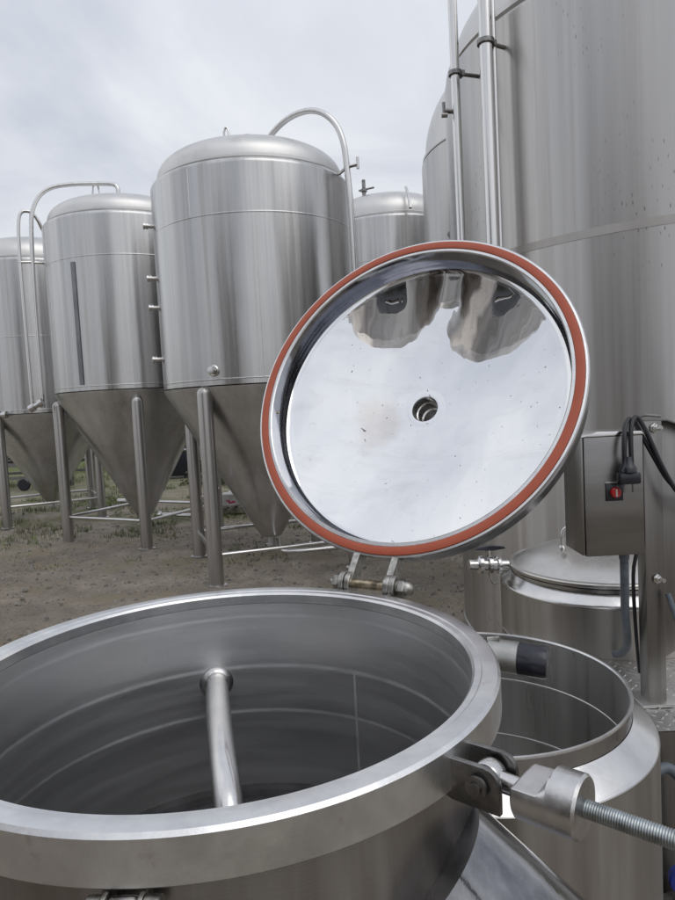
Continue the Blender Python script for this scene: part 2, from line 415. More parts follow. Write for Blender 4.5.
cloud = ramp(nt, cc, [(.38, (.50, .53, .595)), (.48, (.62, .645, .70)), (.60, (.80, .815, .84))])
vm = nt.nodes.new('ShaderNodeVectorMath'); vm.operation = 'SCALE'; nt.links.new(cloud, vm.inputs[0]); nt.links.new(math_n(nt, 'ADD', 10.6, math_n(nt, 'MULTIPLY', math_n(nt, 'MAXIMUM', sx.outputs['Z'], 0.0), 4.0)), vm.inputs['Scale'])
skm = mixc(nt, .92, sky.outputs[0], vm.outputs[0])
nt.links.new(skm, bg.inputs['Color']); bg.inputs['Strength'].default_value = .1

sd = bpy.data.lights.new('sun', 'SUN'); so = bpy.data.objects.new('sun', sd); COL.objects.link(so)
sd.energy = .6; sd.angle = math.radians(50); sd.color = (1, .97, .93)
# nishita: rotation 0 = +Y, clockwise seen from above
dirv = Vector((math.sin(SR) * math.cos(SE), math.cos(SR) * math.cos(SE), math.sin(SE)))
so.rotation_euler = dirv.to_track_quat('Z', 'Y').to_euler(); so.location = dirv * 20

# ------------------------------------------------------------------ ground
def gh(x, y):
    p = Vector((x, y, 0))
    h = .035 * noise.fractal(p * .5, 1.0, 2.0, 3) + .016 * noise.fractal(p * 3.1, .9, 2.1, 4) + .014 * noise.fractal(p * 9, .8, 2.1, 3)
    # cleated wheel track running away on the left
    u = (x + 2.95) * .93 + (y - 6.0) * .36; v = (y - 6.0) * .93 - (x + 2.95) * .36
    k = math.exp(-(u / .27) ** 2)
    h += k * (-.025 + .034 * math.sin(v * 2 * PI / .16 + 1.2 * math.copysign(1, u) * abs(u) * 4)) + .03 * math.exp(-((abs(u) - .36) / .09) ** 2)
    return h * .8
g = MB()
xs = []; x = -9.0
while x <= 4.5: xs.append(x); x += .045 if -5.5 < x < 2.0 else .12
ys = []; y = 2.6
while y <= 16: ys.append(y); y += .045 if y < 9 else .11
nx = len(xs)
vs = [(x, y, gh(x, y) * max(0, min(1, (y - 2.6) / .5, (16 - y) / 1.5, (x + 9) / .6, (4.5 - x) / .6))) for y in ys for x in xs]
fs = [(j * nx + i, j * nx + i + 1, (j + 1) * nx + i + 1, (j + 1) * nx + i) for j in range(len(ys) - 1) for i in range(nx - 1)]
g.add(vs, fs)
# flat remainder out to the horizon, round the fine patch
X0, X1, Y0, Y1 = xs[0], xs[-1], ys[0], ys[-1]; B = 900
o = len(g.v)
g.v += [Vector(p) for p in [(-B, -B, 0), (B, -B, 0), (B, B, 0), (-B, B, 0), (X0, Y0, 0), (X1, Y0, 0), (X1, Y1, 0), (X0, Y1, 0)]]
g.f += [tuple(o + i for i in q) for q in [(0, 1, 5, 4), (1, 2, 6, 5), (2, 3, 7, 6), (3, 0, 4, 7)]]
tag(g.build('ground', M['ground'], sharp=180), kind='structure')

st = MB()
for _ in range(9500):
    y = 3.2 + 8.5 * random.random() ** 1.3; x = random.uniform(-.62 * y - .3, .45 * y)
    s = random.choice((.007, .009, .012, .016, .024)) * random.uniform(.7, 1.3) * (1.0 if random.random() < .97 else 1.8)
    a = random.random() * 6.28; zz = gh(x, y) * max(0, min(1, (y - 2.6) / .5)) + s * .1
    q = [(math.cos(a + k * PI / 2.5) * s * random.uniform(.7, 1.2), math.sin(a + k * PI / 2.5) * s * random.uniform(.6, 1.1)) for k in range(5)]
    st.add([(x + u, y + v, zz - s * .3) for u, v in q] + [(x + u * .6, y + v * .6, zz + s * .5) for u, v in q],
           [(k, (k + 1) % 5, 5 + (k + 1) % 5, 5 + k) for k in range(5)] + [(5, 6, 7, 8, 9)])
tag(st.build('pebbles', M['stone'], smooth=False), 'small grey pebbles scattered over the brown soil of the yard', 'pebbles', kind='stuff')
gr = MB()
def tufts(n, x0, x1, y0, y1, hh):
    for _ in range(n):
        x, y = random.uniform(x0, x1), random.uniform(y0, y1)
        if noise.noise(Vector((x * .8 + 4, y * .8, 3))) < -.02: continue
        for _ in range(6):
            a = random.random() * 6.28; l = hh * random.uniform(.4, 1.3); px, py = x + random.gauss(0, .03), y + random.gauss(0, .03); t = random.uniform(.2, .7)
            z0 = gh(px, py) if (X0 < px < X1 and Y0 < py < Y1) else 0
            d = Vector((math.cos(a), math.sin(a), 0)); n_ = Vector((-d.y, d.x, 0)) * .006
            b0 = Vector((px, py, z0 - .005))
            gr.add([b0 - n_, b0 + n_, b0 + d * l * t + Vector((0, 0, l))], [(0, 1, 2)])
tufts(3400, -6.5, 1.5, 9.2, 16, .08); tufts(3000, -9, 3, 16, 27, .16); tufts(260, -2.6, -.6, 7.2, 9.6, .04); tufts(150, -5, -3.2, 7.0, 9.3, .03)
tag(gr.build('grass', M['grass'], smooth=False), 'patchy low green grass under and beyond the conical tanks', 'grass', kind='stuff')

# ------------------------------------------------------------------ conical fermenters
def rounded_cap_leg(x, y, z0, z1, r):
    m = MB()
    pr = [(0, z0 + .0), (r, z0), (r, z1 - r)] + arc(0, z1 - r, r, 15, 90, 5)
    pr[-1] = (0, z1)
    m.lathe(pr, 28, T(x, y, 0)); return m
def fermenter(loc, rz, label, R=1.04, zs=1.93, zt=4.02, dome=.46, legs=True, group='conical fermenting tanks on tall legs', lz=0.0, brace=.30, seam2=3.5, tip=.30):
    root = empty('fermenting_tank', loc, label, 'tank', group, rz)
    W = T(*loc) @ Matrix.Rotation(rz, 4, 'Z')
    b = MB()                                            # jacket with its horizontal weld beads
    b.lathe([(R - .012, zs - .004), (R, zs + .006), (R, zs + .05), (R + .002, zs + .058), (R, zs + .066), (R, seam2 - .009), (R + .0016, seam2 - .003), (R + .0016, seam2 + .003), (R, seam2 + .009),
             (R, zt - .05)] + arc(R - .05, zt - .05, .05, 0, 88, 12) + [(R - .085, zt + .004)], 128, W)
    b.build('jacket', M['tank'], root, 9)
    d = MB()
    rd = R - .07; pr = [(rd + .0, zt + .002), (rd + .012, zt + .02), (rd + .012, zt + .04), (rd, zt + .052)]
    for i in range(1, 15):
        a = i / 14 * PI / 2
        pr.append((rd * math.cos(a) ** .62 if i < 14 else 0, zt + .052 + (dome - .06) * math.sin(a) ** .92))
    d.lathe(pr, 128, W); d.build('dome', M['dome'], root)
    c = MB()
    c.lathe([(R - .002, zs - .006), (R - .012, zs - .05), (.13, tip + .03), (.11, tip), (.05, tip - .01), (.05, tip - .09), (.062, tip - .09), (.062, tip - .105), (0, tip - .105)], 112, W)
    c.build('cone', M['cone'], root)
    mh = MB(); mh.lathe([(0, zt + dome - .03), (.16, zt + dome - .03), (.16, zt + dome + .012), (.13, zt + dome + .02), (0, zt + dome + .02)], 40, W); mh.build('top_hatch', M['dome'], root)
    for k, a in enumerate((45, 135, 225, 315)):
        a = math.radians(a); lr = 1.015
        x, y = lr * math.cos(a), lr * math.sin(a)
        m = rounded_cap_leg(x, y, lz - loc[2], 1.93, .073); mm = MB().add(m.v, m.f, W)
        lg = mm.build('leg', M['leg'], root)
        f = MB(); f.lathe([(0, lz - loc[2]), (.105, lz - loc[2]), (.105, lz - loc[2] + .014), (.08, lz - loc[2] + .02), (0, lz - loc[2] + .02)], 28, W @ T(x, y, 0)); f.build('foot_plate', M['leg'], lg)
        a2 = a + PI / 2; x2, y2 = lr * math.cos(a2), lr * math.sin(a2)
        u = Vector((x2 - x, y2 - y, 0)).normalized() * .07
        MB().tube([Vector((x, y, brace)) + u, Vector((x2, y2, brace)) - u], .021, 12, M=W).build('brace', M['tube'], root)
    return root, W
def lifting_eye(W, root, ang, r, z):
    m = MB(); x, y = r * math.cos(ang), r * math.sin(ang)
    m.tube([(x - .05, y, z - .04), (x - .02, y, z + .1), (x + .02, y, z + .1), (x + .05, y, z - .04)], .012, 8, smooth=2, M=W)
    m.build('lifting_eye', M['fitting'], root)
def stub(W, root, p, d, L=.09, r=.03, name='probe_port'):
    p = Vector(p); d = Vector(d).normalized()
    m = MB(); F = frame(p, (0, 0, 1) if abs(d.z) < .9 else (1, 0, 0), d)
    m.lathe([(0, -.05), (r * .7, -.05), (r * .7, L * .55), (r, L * .56), (r, L * .72), (r * .8, L * .73), (r * .8, L * .8), (r * 1.05, L * .81), (r * 1.05, L), (0, L)], 20, W @ F)
    return m.build(name, M['fitting'], root)

# large fermenter in the middle
ox, oy = -.773, 7.36
t3, W3 = fermenter((ox, oy, 0), math.radians(242.8 - 225), 'tall steel fermenter with curved pipe over its dome, nearest of the conical tanks', zt=4.0, dome=.38)
I3 = W3.inverted()
def pipe(root, pts, r, name='pipe', mat='tube', sm=2, seg=14):
    return MB().tube(pts, r, seg, smooth=sm).build(name, M[mat], root)
pipe(t3, [(-.547, 7.2, 4.40), (-.53, 7.18, 4.50), (-.30, 6.98, 4.60), (-.05, 6.85, 4.60), (.13, 6.78, 4.46), (.215, 6.75, 4.25), (.235, 6.75, 4.0), (.262, 6.75, 3.5), (.262, 6.75, 2.2), (.262, 6.75, 1.5)], .030, 'overhead_pipe')
m = MB()
m.tube([(.16, 6.9, 3.98), (.235, 6.75, 3.99), (.34, 6.72, 4.0)], .016, 8); m.tube([(.34, 6.72, 3.96), (.34, 6.72, 4.07)], .014, 8)
m.build('pipe_bracket', M['fitting'], t3)
for z in (3.628, 3.094, 2.793, 2.259):
    stub(Matrix.Identity(4), t3, (-1.775, 7.14, z), (-1, -.35, 0), .11, .032)
po = MB(); F = frame((-1.112 - .003, 6.42 - .03, 2.07), (0, 0, 1), (-.33, -.945, 0))
po.lathe([(0, 0), (.055, 0), (.055, .02), (.045, .03), (.028, .03), (.028, .05), (.036, .055), (.036, .075), (0, .08)], 28, F); po.build('sample_port', M['fitting'], t3)
lifting_eye(Matrix.Identity(4), t3, 0, 0, 0) if False else None
m = MB(); m.tube([(-.98, 7.0, 4.36), (-.97, 7.0, 4.52), (-.93, 7.0, 4.52), (-.92, 7.0, 4.36)], .012, 8, smooth=1); m.build('lifting_eye', M['fitting'], t3)
m = MB(); m.lathe([(0, 4.38), (.04, 4.38), (.04, 4.52), (.055, 4.52), (.055, 4.55), (0, 4.55)], 20, T(-.77, 7.3, 0)); m.build('top_port', M['fitting'], t3)
# racking arm low on the cone, the pipe leaving it near the ground
pipe(t3, [(-.70, 7.25, .26), (-.66, 7.0, .20), (-.5, 6.9, .20), (-.1, 6.95, .21), (.2, 7.0, .21)], .024, 'outlet_pipe')
stub(Matrix.Identity(4), t3, (-1.30, 7.0, .86), (-.55, -.5, -.35), .16, .04, 'racking_valve')
MB().tube([(-1.02, 6.55, 2.0), (-1.02, 6.55, 1.93)], .02, 8) if False else None

def upright_seam(root, cx_, cy_, R_, ang, z0, z1):
    vs = []
    for z in (z0, z1):
        for e_, t in ((-.001, -1), (.0016, -.5), (.0016, .5), (-.001, 1)):
            a_ = ang + t * .006 / R_; vs.append((cx_ + (R_ + e_) * math.cos(a_), cy_ + (R_ + e_) * math.sin(a_), z))
    MB().add(vs, [(0, 1, 5, 4), (1, 2, 6, 5), (2, 3, 7, 6)]).build('weld_seam', M['dome'], root)
upright_seam(t3, ox, oy, 1.04, math.radians(-83), 1.99, 3.49); upright_seam(t3, ox, oy, 1.04, math.radians(-118), 3.51, 3.95)

# second fermenter
o2 = (-2.744, 9.40, 0)
t2, W2 = fermenter(o2, math.radians(-28.7), 'steel fermenter with dark vertical gauge strip, second conical tank from the left', zs=2.02, zt=4.20, dome=.35, brace=.36, seam2=3.66)
pipe(t2, [(-2.73, 9.2, 4.60), (-2.73, 9.2, 4.74), (-2.85, 9.22, 4.78), (-3.45, 9.1, 4.76), (-3.68, 9.04, 4.66), (-3.80, 9.0, 4.45), (-3.84, 9.0, 4.2), (-3.87, 9.0, 3.2), (-3.87, 9.0, 1.85)], .028, 'overhead_pipe')
pipe(t2, [(-3.72, 9.15, 4.12), (-3.80, 9.05, 4.4), (-3.93, 8.98, 4.42), (-3.98, 8.96, 4.3), (-4.0, 8.96, 3.9), (-3.99, 8.96, 1.9)], .022, 'overhead_pipe')
MB().tube([(-4.01, 8.95, 3.75), (-3.87, 8.98, 3.75), (-3.7, 9.1, 3.75)], .015, 8).build('pipe_bracket', M['fitting'], t2)
m = MB(); m.lathe([(0, 0), (.05, 0), (.05, .07), (.035, .08), (.035, .14), (.055, .14), (.055, .2), (0, .2)], 18, frame((-4.02, 8.94, 1.84), (0, 0, 1), (1, 0, .5))); m.build('hose_coupling', M['fitting'], t2)
m = MB(); m.tube([(-3.09, 9.25, 4.62), (-3.07, 9.25, 4.80), (-3.01, 9.25, 4.80), (-2.99, 9.25, 4.60)], .012, 8, smooth=1); m.build('lifting_eye', M['fitting'], t2)
M['strip'] = plain('gauge_strip_steel', (.26, .26, .27), .4, 1.0, 3, .15, .05)
# gauge strip: shallow curved plate hugging the jacket
a0 = math.atan2(8.45 - 9.40, -3.11 - -2.744)
m = MB()
vs = [(o2[0] + (1.04 + e) * math.cos(a0 + t * .028), o2[1] + (1.04 + e) * math.sin(a0 + t * .028), z) for z in (2.10, 3.60) for e in (.001, .012) for t in (-1, 0, 1)]
m.add(vs, [(3, 4, 10, 9), (4, 5, 11, 10), (0, 3, 9, 6), (5, 2, 8, 11), (0, 1, 4, 3), (1, 2, 5, 4), (6, 9, 10, 7), (7, 10, 11, 8)])
m.build('gauge_strip', M['strip'], t2)

# third, at the left edge
o1 = (-4.96, 11.60, 0)
t1, W1 = fermenter(o1, math.radians(26), 'steel fermenter cut off by the left edge of the photo, farthest left conical tank', zs=1.80, zt=4.22, dome=.45, brace=.34, seam2=3.0)
m = MB(); m.tube([(-5.19, 11.5, 4.55), (-5.12, 11.5, 4.74), (-5.03, 11.5, 4.58)], .018, 8); m.tube([(-5.12, 11.5, 4.58), (-5.14, 11.5, 4.86)], .012, 8); m.build('lifting_eye', M['fitting'], t1)
m = MB(); m.tube([(-5.42, 10.62, 1.80), (-5.1, 10.5, 1.80)], .034, 12); m.tube([(-5.14, 10.5, 1.80), (-5.08, 10.49, 1.80)], .055, 12); m.build('side_port', M['fitting'], t1)

# far one between the middle fermenter and the big tanks
oc = (1.0, 11.20, 0)
tC, WC = fermenter(oc, math.radians(10), 'distant steel tank with small black valve on its dome, seen right of the curved pipe', zt=4.47, dome=.48, seam2=3.8)
m = MB(); m.lathe([(0, 4.6), (.03, 4.6), (.03, 4.98), (.05, 4.98), (.05, 5.02), (.028, 5.03), (.028, 5.16), (0, 5.16)], 14, T(.62, 10.75, -.02)); m.tube([(.54, 10.75, 4.98), (.78, 10.75, 5.02)], .015, 8); m.build('relief_valve', M['lugdark'], tC)
m = MB(); m.tube([(1.25, 10.1, 4.50), (1.24, 10.18, 4.70), (1.22, 10.3, 4.86)], .022, 8); m.build('vent_pipe', M['fitting'], tC)
m = MB(); m.tube([(.98, 10.9, 4.84), (1.2, 10.9, 4.93), (1.42, 10.9, 4.88)], .02, 8); m.build('hatch_handle', M['fitting'], tC)

# ------------------------------------------------------------------ big tanks on the right
def big_tank(loc, R, zt, dome, seam, label, ports=True):
    root = empty('storage_tank', loc, label, 'tank', 'large upright storage tanks')
    W = T(*loc)
    b = MB()
    b.lathe([(R + .01, -.08), (R + .01, .08), (R, .09), (R, seam - .03), (R, seam + .03), (R, zt - .05)] + arc(R - .03, zt - .05, .03, 0, 88, 12), 220, W)
    b.build('jacket', M['tank_big'], root, 9)
    s = MB()
    s.lathe([(R - .002, seam - .024), (R + .0022, seam - .022), (R + .0022, seam + .022), (R - .002, seam + .024)], 220, W, closed=True)
    s.build('weld_band', M['lugdark'] if False else M['band'], root)
    d = MB(); pr = [(R - .04, zt - .02), (R - .015, zt + .0), (R - .015, zt + .035), (R - .05, zt + .06)]
    for i in range(1, 17):
        a = i / 16 * PI / 2
        pr.append(((R - .05) * math.cos(a) ** .75 if i < 16 else 0, zt + .06 + dome * math.sin(a)))
    d.lathe(pr, 200, W); d.build('dome', M['dome'], root)
    return root, W
M['band'] = steel('ground_weld_band', .40, .5, (.40, .375, .35), (.52, .50, .475), (3, 3, .3), 1.0, .05)
RA = 1.50
tA, WA = big_tank((2.378, 4.77, 0), RA, 3.90, .62, 2.53, 'huge weathered steel tank filling the upper right, with two vertical pipes clamped beside it')
tB, WB = big_tank((2.72, 8.45, 0), 1.50, 4.60, 1.15, 3.0, 'big steel tank partly hidden behind the huge right tank and its pipes')
m = MB(); m.lathe([(0, 0), (.05, 0), (.05, .03), (.03, .035), (.03, .06), (0, .06)], 20, frame((1.42, 7.71, 3.52), (0, 0, 1), (-.85, -.5, 0))); m.build('side_port', M['lugdark'], tB)
def clampring(c, r, dirn, L, name='pipe_clamp', root=None):
    m = MB(); m.lathe([(r, -.012), (r + .012, -.012), (r + .012, .012), (r, .012)], 24, T(*c), closed=True)
    d = Vector(dirn).normalized(); c = Vector(c)
    m.tube([c + d * r, c + d * L * .6, c + d * (L + .03)], .012, 8)
    q = Vector((-d.y, d.x, 0)); m.box((0, 0, 0), (.02, .05, .03), T(*(c + d * (r + .015))) @ Matrix.Rotation(math.atan2(d.y, d.x), 4, 'Z'))
    return m.build(name, M['lugdark'], root)
def axial(px, py, zb=1.25, zt=4.6): return [(px, py, zb), (px, py, zt)]
p1 = (.955, 3.96); p2 = (.823, 4.20)
pipe(tA, axial(*p1), .0365, 'standpipe', sm=0, seg=28); pipe(tA, [(p1[0] + .052, p1[1] + .03, 1.25), (p1[0] + .052, p1[1] + .03, 4.6)], .014, 'standpipe', sm=0)
pipe(tA, axial(*p2), .027, 'standpipe', sm=0, seg=24)
clampring((*p1, 3.69), .037, (1.4, .8, 0), .15, root=tA); clampring((*p2, 3.64), .028, (1, .36, 0), .19, root=tA)
clampring((*p1, 1.35), .037, (1.4, .8, 0), .15, root=tA); clampring((*p2, 1.35), .028, (1, .36, 0), .19, root=tA)
m = MB(); m.tube([(.80, 4.20, 3.42), (.745, 4.19, 3.42)], .014, 10); m.tube([(.745, 4.19, 3.385), (.745, 4.19, 3.47)], .010, 8); m.tube([(.73, 4.19, 3.395), (.765, 4.19, 3.395)], .014, 8); m.build('pipe_valve', M['lugdark'], tA)

M['hatch'] = plain('hatch_steel', (.09, .09, .09), .3, 1.0, 8, .1, .0)
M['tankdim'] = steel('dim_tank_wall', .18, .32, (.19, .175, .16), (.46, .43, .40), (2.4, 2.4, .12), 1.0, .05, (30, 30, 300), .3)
# tanks standing behind the photographer, seen mirrored in the lid
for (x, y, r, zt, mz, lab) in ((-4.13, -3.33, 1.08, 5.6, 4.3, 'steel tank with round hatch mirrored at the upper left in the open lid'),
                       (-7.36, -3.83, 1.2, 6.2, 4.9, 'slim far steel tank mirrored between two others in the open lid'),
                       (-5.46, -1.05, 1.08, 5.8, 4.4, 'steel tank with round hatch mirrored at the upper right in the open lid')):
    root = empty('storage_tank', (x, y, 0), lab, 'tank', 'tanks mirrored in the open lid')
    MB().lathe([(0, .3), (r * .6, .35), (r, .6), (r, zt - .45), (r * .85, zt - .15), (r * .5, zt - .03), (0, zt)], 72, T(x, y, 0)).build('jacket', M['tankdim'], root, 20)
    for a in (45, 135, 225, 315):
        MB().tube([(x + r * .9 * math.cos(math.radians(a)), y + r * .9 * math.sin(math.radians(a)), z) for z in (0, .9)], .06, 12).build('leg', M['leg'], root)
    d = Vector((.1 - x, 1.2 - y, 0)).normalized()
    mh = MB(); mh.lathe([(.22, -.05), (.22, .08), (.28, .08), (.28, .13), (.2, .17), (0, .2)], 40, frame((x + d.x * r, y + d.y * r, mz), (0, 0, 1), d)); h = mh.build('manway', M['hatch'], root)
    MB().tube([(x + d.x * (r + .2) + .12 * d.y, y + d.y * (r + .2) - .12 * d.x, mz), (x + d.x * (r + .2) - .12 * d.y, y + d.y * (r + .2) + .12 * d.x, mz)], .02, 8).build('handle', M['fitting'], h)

# ------------------------------------------------------------------ front kettle with the open lid
KC = Vector((-.164, .845, 0)); KR = .349; KZ = 1.38
ke = empty('brewing_kettle', (KC.x, KC.y, 0), 'round steel kettle in the foreground with its big hinged lid standing open', 'kettle')
WK = T(KC.x, KC.y, KZ)                                  # kettle-local z = 0 at the rim
def kobj(mb, name, mat, parent=ke, sharp=32):
    """build with the mesh origin at the kettle rim so its material reads local heights"""
    o = mb.build(name, mat, None, sharp)
    if parent is not None:
        o.parent = parent
    o.matrix_parent_inverse = world_of(parent).inverted() @ WK
    return o
NR = .333
kobj(MB().lathe([(NR, -.038), (NR, -.3), (NR, -.61)] + [(NR, -.62), (.30, -.75), (.12, -.9), (0, -.92)], 160), 'body', M['kettle'])
IR = .3165
pr = [(IR, -.0205), (IR, -.12), (IR, -.22), (IR, -.33), (IR, -.348)]
kobj(MB().lathe(pr, 180), 'inner_wall', M['inner'])
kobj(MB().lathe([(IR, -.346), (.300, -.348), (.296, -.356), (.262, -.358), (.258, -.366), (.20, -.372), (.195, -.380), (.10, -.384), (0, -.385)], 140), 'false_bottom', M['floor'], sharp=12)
fl = [(NR + .001, -.046), (KR - .003, -.046), (KR, -.043), (KR, -.004), (KR - .0035, -.0005), (KR - .012, 0), (IR + .012, -.0005), (IR + .010, -.002), (IR + .003, -.0025), (IR, -.006), (IR, -.02), (NR + .001, -.03)]
kobj(MB().lathe(fl, 200, closed=True), 'rim_flange', M['flange'], sharp=20)
legk = []
for a in (50, 170, 290):
    a = math.radians(a)
    MB().tube([(KC.x + .27 * math.cos(a), KC.y + .27 * math.sin(a), z) for z in (0, .68)], .03, 16).build('leg', M['leg'], ke)
# dip pipe inside
dp = ke
wall = Vector((-.233, .845 + .3085, 1.226))
pth = [wall + Vector((0, .004, .001)), Vector((-.214, 1.06, 1.221)), Vector((-.195, .97, 1.214)), Vector((-.176, .89, 1.203)), Vector((-.162, .835, 1.165)), Vector((-.154, .80, 1.10)), Vector((-.152, .785, 1.0))]
ip = MB().tube(pth, .0195, 28, smooth=3).build('inlet_pipe', M['tubein'] if 'tubein' in M else M['tube'], ke)
MB().lathe([(.0195, .0), (.029, -.001), (.029, .001), (.024, .0022), (.0212, .005), (.0195, .007)], 40, frame((-.2325, 1.1525, 1.2255), (1, 0, 0), (.20, -1, -.02))).build('pipe_collar', M['fitting'], ip)

# side duct: a fat polished elbow leaving the neck low on the right
dd = Vector((.50, -.10, -.62)).normalized()
dA = Vector((.055, .66, 1.20))
MB().tube([dA - dd * .02, dA + dd * .10, dA + dd * .2, dA + dd * .32 + Vector((-.015, 0, -.04)), dA + dd * .42 + Vector((-.06, 0, -.14))], [.105, .12, .135, .145, .15], 72, smooth=3).build('side_duct', M['duct'], ke)

# ---- lid
LC = Vector((.137, 1.291, 1.724)); LN = Vector((-.4328, -.7938, .4274)).normalized()
tdir = Vector((.878, -.479, 0))
WL = frame(LC, tdir, LN)                                # local x = hinge axis, y = up the lid, z = lid normal
def lobj(mb, name, mat, parent, sharp=32):
    o = mb.build(name, mat, None, sharp); o.parent = parent
    o.matrix_parent_inverse = world_of(parent).inverted() @ WL
    return o
# flange ring, skirt and dish: a closed shell
RO = .330
shell = [(RO - .002, 0), (RO, -.002), (RO, -.014), (RO - .004, -.017), (.309, -.018), (.3075, -.05)]
dish_o = [(.305, -.062), (.295, -.075)]
for i in range(1, 10):
    r = .28 * (1 - i / 9); dish_o.append((max(r, .0), -.078 - .052 * (1 - (r / .285) ** 2)))
lid = lobj(MB().lathe([(RO - .002, 0), (RO, -.002), (RO, -.012), (RO - .004, -.016), (.325, -.018), (.3245, -.052), (.320, -.064), (.310, -.074), (.296, -.082)] +
                      [(x, z - .004) for x, z in dish_o[2:-1] if x > .03] + [(.0285, -.136)], 200), 'lid', M['liddark'], ke)
lobj(MB().lathe([(RO - .002, 0), (.3245, .0008), (.3243, -.002), (.308, -.002), (.3077, .0012), (.3025, .0012), (.3005, -.0012)], 200, closed=False), 'lid_rim', M['flange'], lid, 20)
lobj(MB().lathe([(.3240, -.0015), (.3235, .0028), (.3215, .0036), (.3105, .0036), (.3085, .0028), (.3080, -.0015)], 200, closed=True), 'gasket', M['gasket'], lid, 40)
lobj(MB().lathe([(.3005, -.0012), (.2995, -.030), (.2975, -.040), (.2935, -.048)], 200), 'inner_skirt', M['liddark2'] if 'liddark2' in M else M['liddark'], lid)
dish = [(.2935, -.048), (.289, -.0515), (.284, -.0530)]
for i in range(1, 40):
    r = .284 + (.045 - .284) * i / 39
    dish.append((r, -.053 - .050 * (1 - (r / .284) ** 2)))
dish += [(.0415, -.1020), (.036, -.1018), (.031, -.1016), (.0275, -.1020)]
lobj(MB().lathe(dish, 240), 'dish', M['mirror'], lid, 60)
lobj(MB().lathe([(.0275, -.1020), (.0262, -.104), (.0262, -.125), (.0235, -.127), (.0235, -.150), (.020, -.152), (.020, -.19), (.031, -.19), (.031, -.14), (.0285, -.136)], 64), 'centre_port', M['fitting'], lid)
lobj(MB().lathe([(0, -.186), (.020, -.186), (.0335, -.1905), (.0335, -.205), (0, -.205)], 48), 'port_cap', M['lugdark'], lid)
lobj(MB().box((-.2985, -.03, -.02), (.006, .004, .004)), 'skirt_pin', M['brass'], lid)

# ---- hinge
P = Vector((.044, 1.150, 1.385)); ta = Vector((.86, -.51, 0)).normalized(); tn = Vector((-.51, -.86, 0)).normalized()
HB = frame(P, tn, ta)                                   # local z along the pin, local x towards the kettle
hg = MB(); hg.tube([P - ta * .052, P + ta * .052], .0080, 20)
hp = hg.build('hinge_pin', M['brass'], ke)
for s in (-1, 1):
    # lid lug: a flat bar from the lid edge to the pin, round eye
    c = P + ta * (.0375 * s)
    loc = WL.inverted() @ c
    eye = MB(); eye.lathe([(.0080, -.005), (.0195, -.005), (.0203, -.004), (.0203, .004), (.0195, .005), (.0080, .005)], 28, frame(c, tn, ta), closed=True)
    x0 = loc.x
    ye = -math.sqrt(RO * RO - x0 * x0)
    eye.add([(x0 - .006, ye + .012, -.030), (x0 + .006, ye + .012, -.030), (x0 + .006, ye + .012, -.0004 - .002), (x0 - .006, ye + .012, -.0024),
             (x0 - .006, loc.y, loc.z - .014), (x0 + .006, loc.y, loc.z - .014), (x0 + .006, loc.y, loc.z + .014), (x0 - .006, loc.y, loc.z + .014)],
            [(0, 1, 2, 3), (4, 7, 6, 5), (0, 4, 5, 1), (3, 2, 6, 7), (0, 3, 7, 4), (1, 5, 6, 2)], WL)
    eye.build('hinge_lug', M['bolt'], lid)
    # kettle knuckle plates
    for off in ((.0487,)):
        c = P + ta * (off * s)
        pl = MB(); pl.lathe([(.0080, -.0048), (.0208, -.0048), (.0217, -.004), (.0217, .004), (.0208, .0048), (.0080, .0048)], 28, frame(c, tn, ta), closed=True)
        F = frame(c, tn, ta)
        pl.box((.020, 0, 0), (.045, .011, .007), F @ T(0, 0.0, 0) @ Matrix.Rotation(0, 4, 'Z') @ T(0, 0, 0), 0) if False else None
        q0 = c + Vector((0, 0, -.010)); q1 = c + tn * .036 + Vector((0, 0, -.012))
        pl.add([q0 - ta * .004 + Vector((0, 0, .010)), q0 + ta * .004 + Vector((0, 0, .010)), q0 + ta * .0035 - Vector((0, 0, .018)), q0 - ta * .0035 - Vector((0, 0, .018)),
                q1 - ta * .0035 + Vector((0, 0, .004)), q1 + ta * .0035 + Vector((0, 0, .004)), q1 + ta * .0035 - Vector((0, 0, .010)), q1 - ta * .0035 - Vector((0, 0, .010))],
               [(0, 1, 2, 3), (7, 6, 5, 4), (0, 4, 5, 1), (3, 2, 6, 7), (0, 3, 7, 4), (1, 5, 6, 2)])
        pl.build('hinge_knuckle', M['bolt'], ke)
    c = P + ta * (.0555 * s)
    nb = MB(); F = frame(c, tn, ta * s)
    nb.lathe([(.0066, -.0012), (.0145, -.0012), (.0145, .0012), (.0066, .0012)], 28, F, closed=True)
    nb.lathe([(0, .002), (.0162, .002), (.0172, .003), (.0172, .012), (.0158, .0132), (0, .0132)], 6, F)
    if s > 0:                                           # acorn nut
        nb.lathe([(.0138, .013)] + arc(0, .013, .0138, 12, 78, 5) + [(0, .0268)], 24, F)
    else:
        nb.lathe([(.0062, .011), (.0062, .021), (.005, .0225), (0, .0225)], 20, F)
    nb.build('hinge_nut', M['bolt'], hp)

# ---- swing-bolt clamp pointing right
e = Vector((.766, -.643, 0)).normalized(); q = Vector((.643, .766, 0))      # outward, and sideways (away from the camera)
CP = KC + e * KR + Vector((0, 0, KZ))
FC = frame(CP, q, Vector((0, 0, 1)))                                        # x = q, y = up x q
def C(a, b, c): return CP + e * a + q * b + Vector((0, 0, c))               # along, sideways, up
def plate_poly():
    pts = [(-.022, -.046), (-.022, -.012), (.034, -.012)]
    pts += [(.034 + .014 * math.sin(math.radians(t)), -.026 + .014 * math.cos(math.radians(t))) for t in range(15, 91, 15)]
    pts += [(.048, -.052), (.0, -.052)]
    return pts
